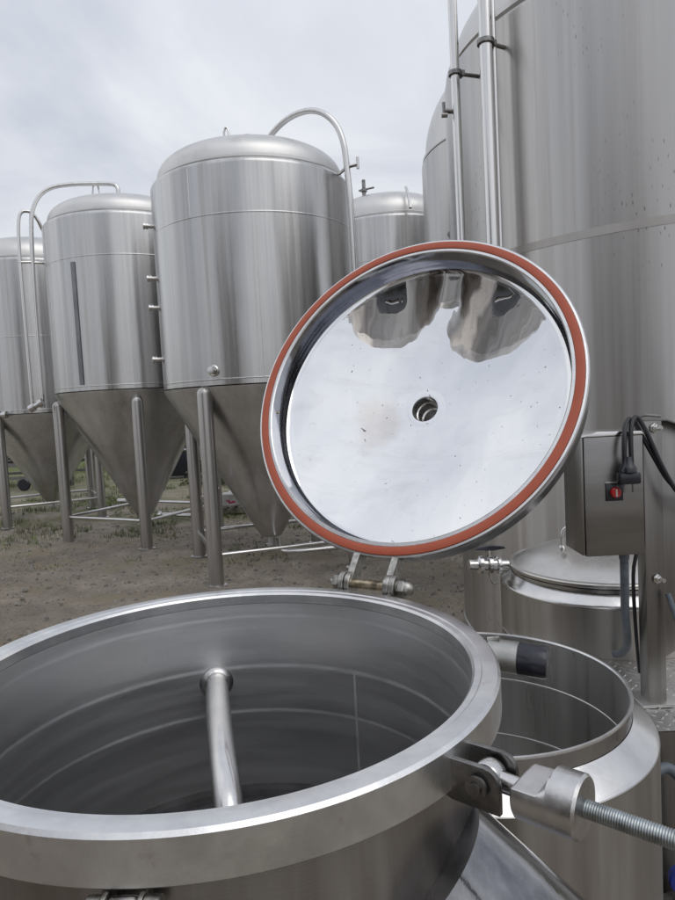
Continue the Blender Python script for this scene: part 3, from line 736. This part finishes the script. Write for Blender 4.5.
# prism local x -> along e, local y -> sideways, local z -> up
MC = Matrix.Identity(4)
for i in range(3): MC[i][0] = e[i]; MC[i][1] = q[i]; MC[i][2] = (0, 0, 1)[i]; MC[i][3] = CP[i]
cl = []
for b0 in (-.021, .013):
    pm = MB().prism(plate_poly(), b0, b0 + .006, MC, .0008)
    cl.append(pm.build('clamp_lug', M['lugdark'], ke))
pn = MB(); pn.tube([C(.028, -.0215, -.029), C(.028, -.0255, -.029)], [.0085, .0075], 24); pn.tube([C(.028, -.03, -.029), C(.028, .03, -.029)], .0058, 20)
pn.lathe([(.006, 0), (.0105, 0), (.0105, .003), (.006, .003)], 24, frame(C(.028, -.0245, -.029), (0, 0, 1), -q), closed=True)
pn.build('clamp_pin', M['lugdark'], ke)
ey = MB().lathe([(0, -.008), (.0135, -.008), (.0145, -.006), (.0145, .006), (.0135, .008), (0, .008)], 28, frame(C(.028, 0, -.029), (0, 0, 1), q))
ey.tube([C(.028, 0, -.029), C(.09, 0, -.034)], .0085, 20)
ey.build('bolt_eye', M['fitting'], ke)
# block: thick turned nut with a milled step on its upper inner half
ax0 = C(.060, 0, -.029); axd = (e * 1.0 + Vector((0, 0, -.012))).normalized()
FB = Matrix.Identity(4); ux = axd; uy = q; uz = ux.cross(uy).normalized()
if uz.z < 0: uz = -uz
for i in range(3): FB[i][0] = ux[i]; FB[i][1] = uy[i]; FB[i][2] = uz[i]; FB[i][3] = ax0[i]
BR = .0272
def ring_x(x, r, flat=None, n=64):
    out = []
    for k in range(n):
        a = 2 * PI * k / n; yy = r * math.cos(a); zz = r * math.sin(a)
        if flat is not None and zz > flat: zz = flat - .0 + (zz - flat) * .05
        out.append((x, yy, zz))
    return out
bk = MB(); n = 64
secs = [ring_x(0.0, BR * .93, .009), ring_x(.0018, BR, .010), ring_x(.023, BR, .011), ring_x(.030, BR, .0235), ring_x(.0315, BR, None), ring_x(.0535, BR, None), ring_x(.056, BR * .92, None)]
vs = [p for s_ in secs for p in s_]
fs = [(i * n + k, i * n + (k + 1) % n, (i + 1) * n + (k + 1) % n, (i + 1) * n + k) for i in range(len(secs) - 1) for k in range(n)]
fs += [tuple(range(n))[::-1], tuple((len(secs) - 1) * n + k for k in range(n))]
bk.add(vs, fs, FB)
blk = bk.build('clamp_nut', M['alu'], ke, 25)
# threaded rod: a real helix-like profile of crests and roots
pr = [(0, .048)]; x = .050; rr = .0078
while x < .30:
    pr += [(rr - .0011, x), (rr, x + .0007), (rr, x + .0011), (rr - .0011, x + .0018)]; x += .0021
pr.append((0, x))
FR = frame(ax0, q, axd)
MB().lathe(pr, 24, FR).build('threaded_rod', M['thread'], ke, 80)

# ---- handle at the right rear of the rim
hd = Vector((.90, -.40, -.05)).normalized(); h0 = Vector((.193, .910, 1.346))
FH = frame(h0, (0, 0, 1), hd)
hl = MB().lathe([(0, -.02), (.012, -.02), (.012, 0), (.0205, .0), (.0215, .001), (.0215, .040), (.0205, .041), (0, .041)], 48, FH).build('clamp_sleeve', M['sleeve'], ke)
MB().lathe([(0, .041), (.0212, .041), (.0222, .043), (.0222, .074), (.0205, .0785), (.015, .080), (0, .080)], 48, FH).build('grip', M['black'], hl)
MB().tube([h0 + hd * .0 + Vector((.0, 0, .020)), h0 + hd * .016 + Vector((0, 0, .024))], .004, 10).build('set_screw', M['bolt'], hl)
MB().box((0, 0, 0), (.03, .02, .03), T(KC.x + .362 * math.cos(.18), KC.y + .362 * math.sin(.18), 1.350) @ Matrix.Rotation(.18, 4, 'Z'), .002).build('clamp_lug', M['lugdark'], ke)

# ---- front clamp hanging below the rim (its top shows at the lower edge)
a3 = math.radians(-93); e3 = Vector((math.cos(a3), math.sin(a3), 0)); q3 = Vector((-e3.y, e3.x, 0))
C3 = KC + e3 * (NR - .001) + Vector((0, 0, KZ - .047))
M3 = Matrix.Identity(4)
for i in range(3): M3[i][0] = e3[i]; M3[i][1] = q3[i]; M3[i][2] = (0, 0, 1)[i]; M3[i][3] = C3[i]
for b0 in (-.0165, .0125):
    MB().prism([(-.002, 0), (.022, 0), (.042, -.008), (.052, -.045), (-.002, -.06)], b0, b0 + .004, M3, .0007).build('clamp_lug', M['bolt'], ke)
MB().lathe([(0, -.011), (.0115, -.011), (.0125, -.009), (.0125, .009), (.0115, .011), (0, .011)], 28, frame(C3 + e3 * .020 + Vector((0, 0, -.014)), (0, 0, 1), q3)).build('bolt_eye', M['fitting'], ke)
for s in (-1, 1):
    MB().lathe([(0, 0), (.0135, 0), (.0135, .011), (.0122, .0125), (0, .0125)], 24, frame(C3 + e3 * .020 + q3 * (.0172 * s) + Vector((0, 0, -.0145)), (0, 0, 1), q3 * s)).build('clamp_nut', M['bolt'], ke)

# ------------------------------------------------------------------ second vessel, open
V2 = (.2707, 1.437); z2 = 1.08
v2 = empty('open_vessel', (*V2, 0), 'open round steel vessel with bright sloping shoulder, right behind the front kettle', 'vessel')
W = T(*V2, z2)
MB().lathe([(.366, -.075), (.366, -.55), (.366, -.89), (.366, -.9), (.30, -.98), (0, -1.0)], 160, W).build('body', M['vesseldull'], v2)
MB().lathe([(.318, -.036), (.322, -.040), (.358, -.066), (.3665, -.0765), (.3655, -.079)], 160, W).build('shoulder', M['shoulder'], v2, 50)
MB().lathe([(.317, -.038), (.3175, -.006)], 160, W).build('collar', M['liddark'], v2, 25)
MB().lathe([(.3175, -.006), (.3200, -.003), (.3195, .0005), (.3150, .001), (.3125, -.002), (.3125, -.0058)], 160, W).build('lip', M['flange'], v2, 25)
MB().lathe([(.3125, -.006), (.3125, -.35), (.3125, -.69), (.3125, -.70), (.29, -.76), (0, -.80)], 160, W).build('inner_wall', M['vesselin'], v2)
for zz in (-.12, -.27): MB().lathe([(.3128, zz - .004), (.3112, zz - .002), (.3112, zz + .002), (.3128, zz + .004)], 140, W).build('weld_bead', M['dome'], v2)
for a in (40, 160, 280):
    a = math.radians(a)
    MB().tube([(V2[0] + .3 * math.cos(a), V2[1] + .3 * math.sin(a), z) for z in (0, .12)], .025, 14).build('leg', M['leg'], v2)

# ------------------------------------------------------------------ third vessel, lidded
V3 = (.948, 2.43); zv = 1.02
v3 = empty('lidded_vessel', (*V3, 0), 'round steel vessel closed with a domed lid, standing in the tread plate deck', 'vessel')
W = T(*V3, zv)
MB().lathe([(.369, -.012), (.369, -.3), (.369, -.59), (.369, -.6), (.30, -.7), (0, -.72)], 140, W).build('body', M['vesseldull'], v3)
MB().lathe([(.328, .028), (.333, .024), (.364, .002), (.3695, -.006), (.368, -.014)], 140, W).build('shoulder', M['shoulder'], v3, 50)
MB().lathe([(.322, .020), (.326, .026), (.326, .040), (.318, .041), (.318, .046)], 140, W).build('neck', M['liddark'], v3, 30)
pr = [(.331, .046), (.335, .047), (.336, .050), (.336, .057), (.333, .061), (.322, .063), (.318, .060), (.312, .064)]
for i in range(1, 15):
    r = .312 * (1 - i / 14); pr.append((r, .064 + .078 * (1 - (r / .312) ** 2) ** .9))
lv = MB().lathe(pr, 140, W).build('lid', M['lidtop'], v3, 30)
hb = MB(); hb.tube([(.772, 2.35, 1.14), (.772, 2.35, 1.205), (.782, 2.35, 1.224), (.80, 2.35, 1.226), (.93, 2.36, 1.226), (.95, 2.36, 1.21), (.95, 2.36, 1.15)], .0048, 12, smooth=1)
hb.lathe([(0, 0), (.009, .003), (.011, .010), (.008, .017), (0, .02)], 18, T(.772, 2.35, 1.145)); hb.build('handle', M['tube'], lv)
# valve with black lever on the left of the vessel
vd = Vector((-1, -.12, .06)).normalized(); vp = Vector((.580, 2.47, 1.075))
vb = MB(); F = frame(vp, (0, 0, 1), vd)
vb.lathe([(0, -.03), (.018, -.03), (.018, .0), (.030, .002), (.032, .008), (.032, .014), (.024, .018), (.022, .03), (.033, .034), (.034, .048), (.022, .052), (.022, .066), (.034, .070), (.034, .082), (.02, .088), (.02, .12), (0, .12)], 28, F)
va = vb.build('sample_valve', M['fitting'], v3)
MB().tube([vp + vd * .045 + Vector((0, 0, .03)), vp + vd * .045 + Vector((0, 0, .055))], .010, 12).build('valve_stem', M['bolt'], va)
MB().prism([(-.045, -.004), (-.03, .006), (.02, .010), (.065, .004), (.07, -.003), (.02, -.008)], -.010, .010, T(*(vp + vd * .05 + Vector((0, 0, .062)))), .002).build('lever', M['black'], va)
MB().tube([vp + vd * .05 + Vector((.0, -.03, -.02)), vp + vd * .05 + Vector((.006, -.035, -.06)), vp + vd * .05 + Vector((.03, -.03, -.065)), vp + vd * .05 + Vector((.03, -.028, -.04))], .004, 8, smooth=2).build('clamp_wing', M['bolt'], va)

# ------------------------------------------------------------------ tread plate deck
pf = empty('tread_plate_deck', (1.2, 2.2, 0), 'silver tread plate deck around the base of the lidded vessel', 'platform')
dk = MB(); PX0, PX1, PY0, PY1, PZ = .572, 2.0, 1.62, 2.44, .85
NS = 48                                                 # the deck ends in a half round cut-out for the vessel
rowa = [(V3[0] + .371 * math.cos(PI + PI * k / NS), V3[1] + .371 * math.sin(PI + PI * k / NS)) for k in range(NS + 1)]
dk.add([(x, y, PZ) for x, y in rowa] + [(x, PY0, PZ) for x, y in rowa], [(k, k + 1, NS + 2 + k, NS + 1 + k) for k in range(NS)])
dk.add([(PX0, PY0, PZ), (rowa[0][0], PY0, PZ), (rowa[0][0], PY1, PZ), (PX0, PY1, PZ)], [(0, 1, 2, 3)])
dk.add([(rowa[-1][0], PY0, PZ), (PX1, PY0, PZ), (PX1, PY1, PZ), (rowa[-1][0], PY1, PZ)], [(0, 1, 2, 3)])
dk.build('tread_plate', M['plate'], pf, smooth=False)
lz = MB()
i = 0
y = PY0 + .012
row = 0
while y < PY1:
    x = PX0 + .012 + (.0 if row % 2 else .018)
    while x < 1.5:
        if (x - V3[0]) ** 2 + (y - V3[1]) ** 2 > .385 ** 2:
            a = PI / 4 if (int(round(x / .036)) + row) % 2 else -PI / 4
            c_, s_ = math.cos(a), math.sin(a); L_, w_, h_ = .0115, .0032, .0022
            pts = [(-L_, 0, 0), (0, -w_, 0), (L_, 0, 0), (0, w_, 0), (-L_ * .5, 0, h_), (L_ * .5, 0, h_)]
            lz.add([(x + c_ * u - s_ * v, y + s_ * u + c_ * v, PZ + .0003 + z_) for u, v, z_ in pts], [(0, 1, 5, 4), (1, 2, 5), (2, 3, 4, 5), (3, 0, 4)])
        x += .036
    y += .018; row += 1
lz.build('tread_pattern', M['plate'], pf, smooth=False)
fr = MB()
for (x0, x1, y0, y1) in ((PX0, PX1, PY0, PY0 + .04), (1.33, PX1, PY1 - .04, PY1), (PX0, PX0 + .03, PY0 + .041, PY1 - .041), (PX1 - .04, PX1, PY0 + .041, PY1 - .041)):
    fr.box(((x0 + x1) / 2, (y0 + y1) / 2, PZ - .037), (x1 - x0, y1 - y0, .07))
fr.build('deck_frame', M['post'], pf)
for x, y in ((PX0 + .03, PY0 + .4), (PX1 - .06, PY1 - .06), (PX1 - .06, PY0 + .06), (.80, PY0 + .06)):
    MB().box((x, y, .39), (.05, .05, .78), None, .003).build('leg', M['post'], pf)

# ------------------------------------------------------------------ post with control box
cp = empty('control_stand', (.82, 1.78, .85), 'steel post on the deck carrying a control box with red switch', 'control stand')
MB().box((.823, 1.785, 1.232), (.050, .05, .764), None, .003).build('post', M['post'], cp)
MB().box((.823, 1.785, .8555), (.10, .09, .008), None, .001).build('base_plate', M['plate'], cp)
bx = MB().box((.690, 1.752, 1.432), (.150, .13, .304), None, .004).build('control_box', M['box'], cp)
MB().prism([(-.078, 0), (.078, 0), (.070, .009), (-.040, .012)], -.068, .070, T(.690, 1.752, 1.5845), .0008).build('rain_cover', M['shoulder'], bx)
MB().box((.6105, 1.752, 1.434), (.006, .128, .30), None, .001).build('side_flange', M['post'], bx)
sw = MB().box((.689, 1.6845, 1.443), (.043, .004, .044), None, .001).build('switch_plate', M['black'], bx)
MB().lathe([(0, 0), (.0125, 0), (.0135, .003), (.0125, .010), (.010, .012), (0, .012)], 24, frame((.689, 1.682, 1.443), (1, 0, 0), (0, -1, 0))).build('switch_knob', M['red'], sw)
MB().box((.689, 1.6695, 1.443), (.004, .0012, .018), T(0, 0, 0)).build('knob_mark', M['white'], sw)
MB().box((.689, 1.686, 1.4675), (.046, .006, .003), None, .0005).build('switch_hood', M['plate'], sw)
MB().lathe([(0, 0), (.013, 0), (.013, -.018), (.010, -.03), (0, -.03)], 24, T(.733, 1.74, 1.279)).build('cable_gland', M['conduit'], bx)
MB().tube([(.733, 1.74, 1.25), (.737, 1.75, 1.18), (.757, 1.80, 1.08), (.79, 1.86, .98), (.81, 1.95, .92), (.83, 2.05, .88)], .011, 16, smooth=3).build('conduit', M['conduit'], bx)
MB().tube([(.765, 1.74, 1.27), (.775, 1.79, 1.2), (.80, 1.83, 1.0), (.82, 1.86, .9)], .005, 12, smooth=2).build('thin_cable', M['cable'], bx)
for z in (1.595, 1.195):
    bo = MB(); F = frame((.806, 1.76, z), (0, 0, 1), (0, -1, 0))
    bo = MB(); F = frame((.795, 1.765 if z > 1.5 else 1.765, z), (0, 0, 1), (-1, -.25, 0))
    F = frame((.826, 1.759, z), (0, 0, 1), (.35, -1, 0))
    bo.lathe([(0, 0), (.013, 0), (.013, .003), (.009, .004), (.009, .010), (.006, .011), (.006, .026), (0, .026)], 6, F)
    bo.build('bolt', M['fitting'], cp)
# folded sheet panel to the right of the post
MB().prism([(.853, 1.603), (.862, 1.612), (1.02, 1.545), (1.02, 1.06), (.853, .965)], 1.79, 1.793, None, .0006).build('side_panel', M['post'], cp)
MB().prism([(.800, 1.618), (.862, 1.616), (1.02, 1.549), (1.02, 1.545), (.862, 1.612), (.800, 1.614)], 1.76, 1.82, None, 0).build('top_fold', M['box'], cp)
MB().tube([(.775, 1.755, 1.60), (.785, 1.75, 1.632), (.84, 1.75, 1.625)], .004, 8, smooth=2).build('cable_hook', M['lugdark'], cp)

# cable with its plug, looped over the stand
cb = MB()
cb.tube([(.706, 1.66, 1.512), (.706, 1.66, 1.56), (.712, 1.672, 1.600), (.735, 1.70, 1.627), (.757, 1.715, 1.617), (.775, 1.71, 1.575), (.80, 1.70, 1.52), (.835, 1.70, 1.455), (.89, 1.70, 1.41), (.96, 1.72, 1.40)], .0060, 14, smooth=3)
cb.tube([(.727, 1.668, 1.50), (.727, 1.672, 1.57), (.735, 1.685, 1.612), (.757, 1.705, 1.634), (.775, 1.70, 1.60), (.79, 1.695, 1.56), (.812, 1.69, 1.50), (.85, 1.69, 1.43), (.90, 1.69, 1.385), (.97, 1.71, 1.37)], .0060, 14, smooth=3)
cbo = tag(cb.build('power_cable', M['cable']), 'black power cable looped over the control stand with a plug hanging at its end', 'cable')
pg = MB(); PT = T(.712, 1.655, 1.492) @ Matrix.Scale(1.3, 4)
pg.lathe([(0, .032), (.006, .032), (.0085, .022), (.013, .014), (.0155, .010), (.0155, .002), (0, .002)], 20, PT)
pg.box((0.001, 0, -.009), (.040, .022, .022), PT, .004)
plg = pg.build('plug', M['black'], cbo)
for dx in (-.009, .009):
    MB().tube([(.712 + dx * 1.2, 1.655, 1.468), (.712 + dx * 1.2, 1.655, 1.445)], .0025, 10).build('prong', M['lugdark'], plg)

# ------------------------------------------------------------------ odds and ends at the lower right
hs = MB(); hs.tube([(.70, 1.55, .78), (.755, 1.56, .80), (.79, 1.54, .74), (.80, 1.50, .62), (.84, 1.46, .45), (.90, 1.46, .2), (.95, 1.5, .03)], .013, 14, smooth=3)
tag(hs.build('grey_hose', M['conduit']), 'grey hose curving down at the right edge beside the open vessel', 'hose')
hs = MB(); hs.tube([(.845, 1.74, 1.16), (.87, 1.71, 1.05), (.872, 1.68, .95), (.90, 1.66, .82), (.94, 1.66, .5), (.95, 1.7, .03)], .0075, 12, smooth=3)
tag(hs.build('grey_hose', M['conduit']), 'thin grey line hanging down along the right of the post', 'hose')
pu = empty('pump', (.74, 1.50, 0), 'small pump with blue cap low at the right edge below the deck', 'pump')
MB().lathe([(0, .1), (.09, .1), (.10, .14), (.10, .42), (.07, .46), (.04, .48), (.04, .54), (0, .54)], 32, T(.78, 1.52, 0)).build('housing', M['lugdark'], pu)
MB().lathe([(0, 0), (.028, 0), (.032, .004), (.032, .022), (.028, .028), (0, .030)], 24, frame((.735, 1.47, .585), (0, 0, 1), (-.3, -1, 0))).build('blue_cap', M['blue'], pu)
MB().tube([(.78, 1.52, .5), (.765, 1.50, .585), (.735, 1.475, .585)], .02, 14, smooth=1).build('outlet', M['fitting'], pu)
MB().box((.78, 1.52, .055), (.24, .2, .11), None, .006).build('base', M['lugdark'], pu)

# ------------------------------------------------------------------ far background between the legs
hgd = MB()
def leafmass(n, cx, cy, rx, ry, h, s):
    for _ in range(n):
        u, v = random.gauss(0, .5), random.gauss(0, .5); z = h * random.random() ** .7 * max(.25, 1 - .3 * (u * u + v * v)) * (1 + .25 * noise.noise(Vector((cx + u * rx, 0, 1))))
        c = Vector((cx + u * rx, cy + v * ry, z)); n_ = Vector((random.gauss(0, 1), random.gauss(0, 1), random.gauss(0, 1))).normalized(); t = n_.orthogonal().normalized(); b = n_.cross(t); q_ = s * random.uniform(.6, 1.4)
        hgd.add([c - t * q_, c + b * q_ * .5, c + t * q_, c - b * q_ * .5], [(0, 1, 2, 3)])
for cx in range(-28, 22, 3):
    leafmass(1500, cx + random.uniform(-1, 1), 30 + random.uniform(-1.5, 1.5), 2.4, 1.2, random.uniform(1.9, 2.7), .17)
leafmass(1500, -2.6, 15.6, .7, .5, .75, .05); leafmass(1200, -.6, 17, 1.2, .5, .9, .06)
tag(hgd.build('hedge', M['leaf'], smooth=False), 'dark green hedge and bushes far behind between the tank legs', 'hedge', kind='stuff')

ft = empty('wheeled_tank', (-8.9, 17.2, 0), 'pale upright tank on a wheeled frame at the far left behind the legs', 'tank')
MB().lathe([(0, .75), (.75, .78), (.8, .85), (.8, 2.6), (.6, 2.8), (0, 2.9)], 64, T(-8.6, 17.2, 0)).build('jacket', M['dome'], ft)
m = MB()
for yy in (16.4, 18.0):
    m.box((-8.2, yy, .62), (3.6, .09, .10))
    m.box((-8.2, yy + .02, .30), (3.4, .06, .07))
for xx in (-9.9, -8.6, -7.2, -6.5): m.box((xx, 16.4, .31), (.08, .07, .52)); m.box((xx, 17.2, .62), (.07, 1.5, .08))
m.build('frame', M['lugdark'], ft)
for xx in (-9.4, -7.6, -6.7):
    MB().lathe([(0, -.04), (.13, -.04), (.15, -.02), (.15, .02), (.13, .04), (0, .04)], 24, frame((xx, 16.25, .15), (1, 0, 0), (0, -1, 0))).build('wheel', M['black'], ft)
pm = empty('transfer_pump', (-3.85, 13.2, 0), 'low steel pump and pipework on the ground beyond the left tanks', 'pump')
MB().tube([(-4.15, 12.6, .10), (-3.9, 12.5, .10), (-3.45, 12.35, .10)], .045, 14).build('pipe', M['tube'], pm)
MB().tube([(-3.55, 12.38, .10), (-3.50, 12.36, .10)], .075, 16).build('coupling', M['fitting'], pm)
MB().tube([(-3.62, 12.40, .10), (-3.62, 12.40, .24)], .02, 10).build('valve_stem', M['lugdark'], pm)
sp = MB(); sp.tube([(-2.9, 10.9, .06), (-2.2, 10.5, .06)], .03, 12); sp.tube([(-2.95, 10.92, .06), (-2.9, 10.9, .06)], .05, 12); 
tag(sp.build('loose_pipe', M['tube']), 'short steel pipe lying on the soil between the second tank legs', 'pipe')
bc = empty('crate', (-4.2, 17.6, 0), 'dark low crate standing in the shade far behind the second tank', 'crate')
MB().box((-4.3, 17.6, .38), (1.5, .7, .62), None, .02).build('case', M['black'], bc)
MB().box((-4.3, 17.6, .035), (1.5, .7, .07), None, .005).build('skid', M['lugdark'], bc)
MB().box((-4.3, 17.6, .715), (1.56, .76, .04), None, .006).build('cover', M['lugdark'], bc)
# far leg frame of another tank seen under the fermenters
f2 = empty('fermenting_tank', (-2.35, 17.5, 0), 'small distant tank low between the second and middle fermenters', 'tank')
MB().lathe([(0, .55), (.2, .56), (.75, 1.15), (.78, 1.2), (.78, 3.0), (.6, 3.15), (0, 3.2)], 56, T(-2.9, 17.5, 0)).build('jacket', M['dome'], f2)
for a in (35, 125, 215, 305):
    MB().tube([(-2.9 + .68 * math.cos(math.radians(a)), 17.5 + .68 * math.sin(math.radians(a)), z) for z in (0, 1.2)], .045, 12).build('leg', M['leg'], f2)
MB().tube([(-2.7, 16.75, 1.35), (-2.55, 16.6, 1.45), (-2.45, 16.5, 1.45)], .05, 12).build('side_port', M['tube'], f2)
# bundle of sacks and pallet with printed bag
pb = empty('pallet', (-1.75, 11.3, 0), 'low weathered wooden pallet on the grass behind the middle fermenter', 'pallet')
M['wood'] = plain('grey_wood', (.20, .18, .15), .8, 0, 12, .35, .4)
for yy in (10.95, 11.3, 11.65): MB().box((-1.70, yy, .05), (.8, .09, .08)).build('runner', M['wood'], pb)
for k in range(6): MB().box((-2.04 + k * .137, 11.3, .101), (.10, .78, .02)).build('slat', M['wood'], pb)
m = MB().lathe([(0, 0), (.17, .0), (.185, .03), (.17, .16), (.175, .20), (.16, .215), (0, .22)], 24, T(-1.78, 11.12, .113))
bu = tag(m.build('bucket', M['white']), 'white bucket with a pink print standing on the pallet', 'bucket')
m = MB(); aa = math.atan2(-11.1, 1.78)
for (da, z, w_) in ((-.25, .09, .35), (.25, .07, .3), (0, .06, .4)):
    vs = [(-1.78 + .186 * math.cos(-PI / 2 + da + t * w_), 11.12 + .186 * math.sin(-PI / 2 + da + t * w_), .113 + z + u) for u in (0, .03) for t in (-.5, 0, .5)]
    m.add(vs, [(0, 1, 4, 3), (1, 2, 5, 4)])
m.build('print', M['pink'], bu)
m = MB().box((-1.66, 11.5, .21), (.52, .36, .19), None, .03)
tag(m.build('sack', M['white']), 'folded pale sack lying on the pallet behind the bucket', 'sack')

# ------------------------------------------------------------------ render settings
sc.render.engine = 'CYCLES'
sc.view_settings.view_transform = 'Standard'; sc.view_settings.look = 'None'
sc.view_settings.exposure = 0; sc.view_settings.gamma = 1; sc.view_settings.use_curve_mapping = False
sc.render.resolution_x = 768; sc.render.resolution_y = 1024
sc.cycles.max_bounces = 10; sc.cycles.glossy_bounces = 8
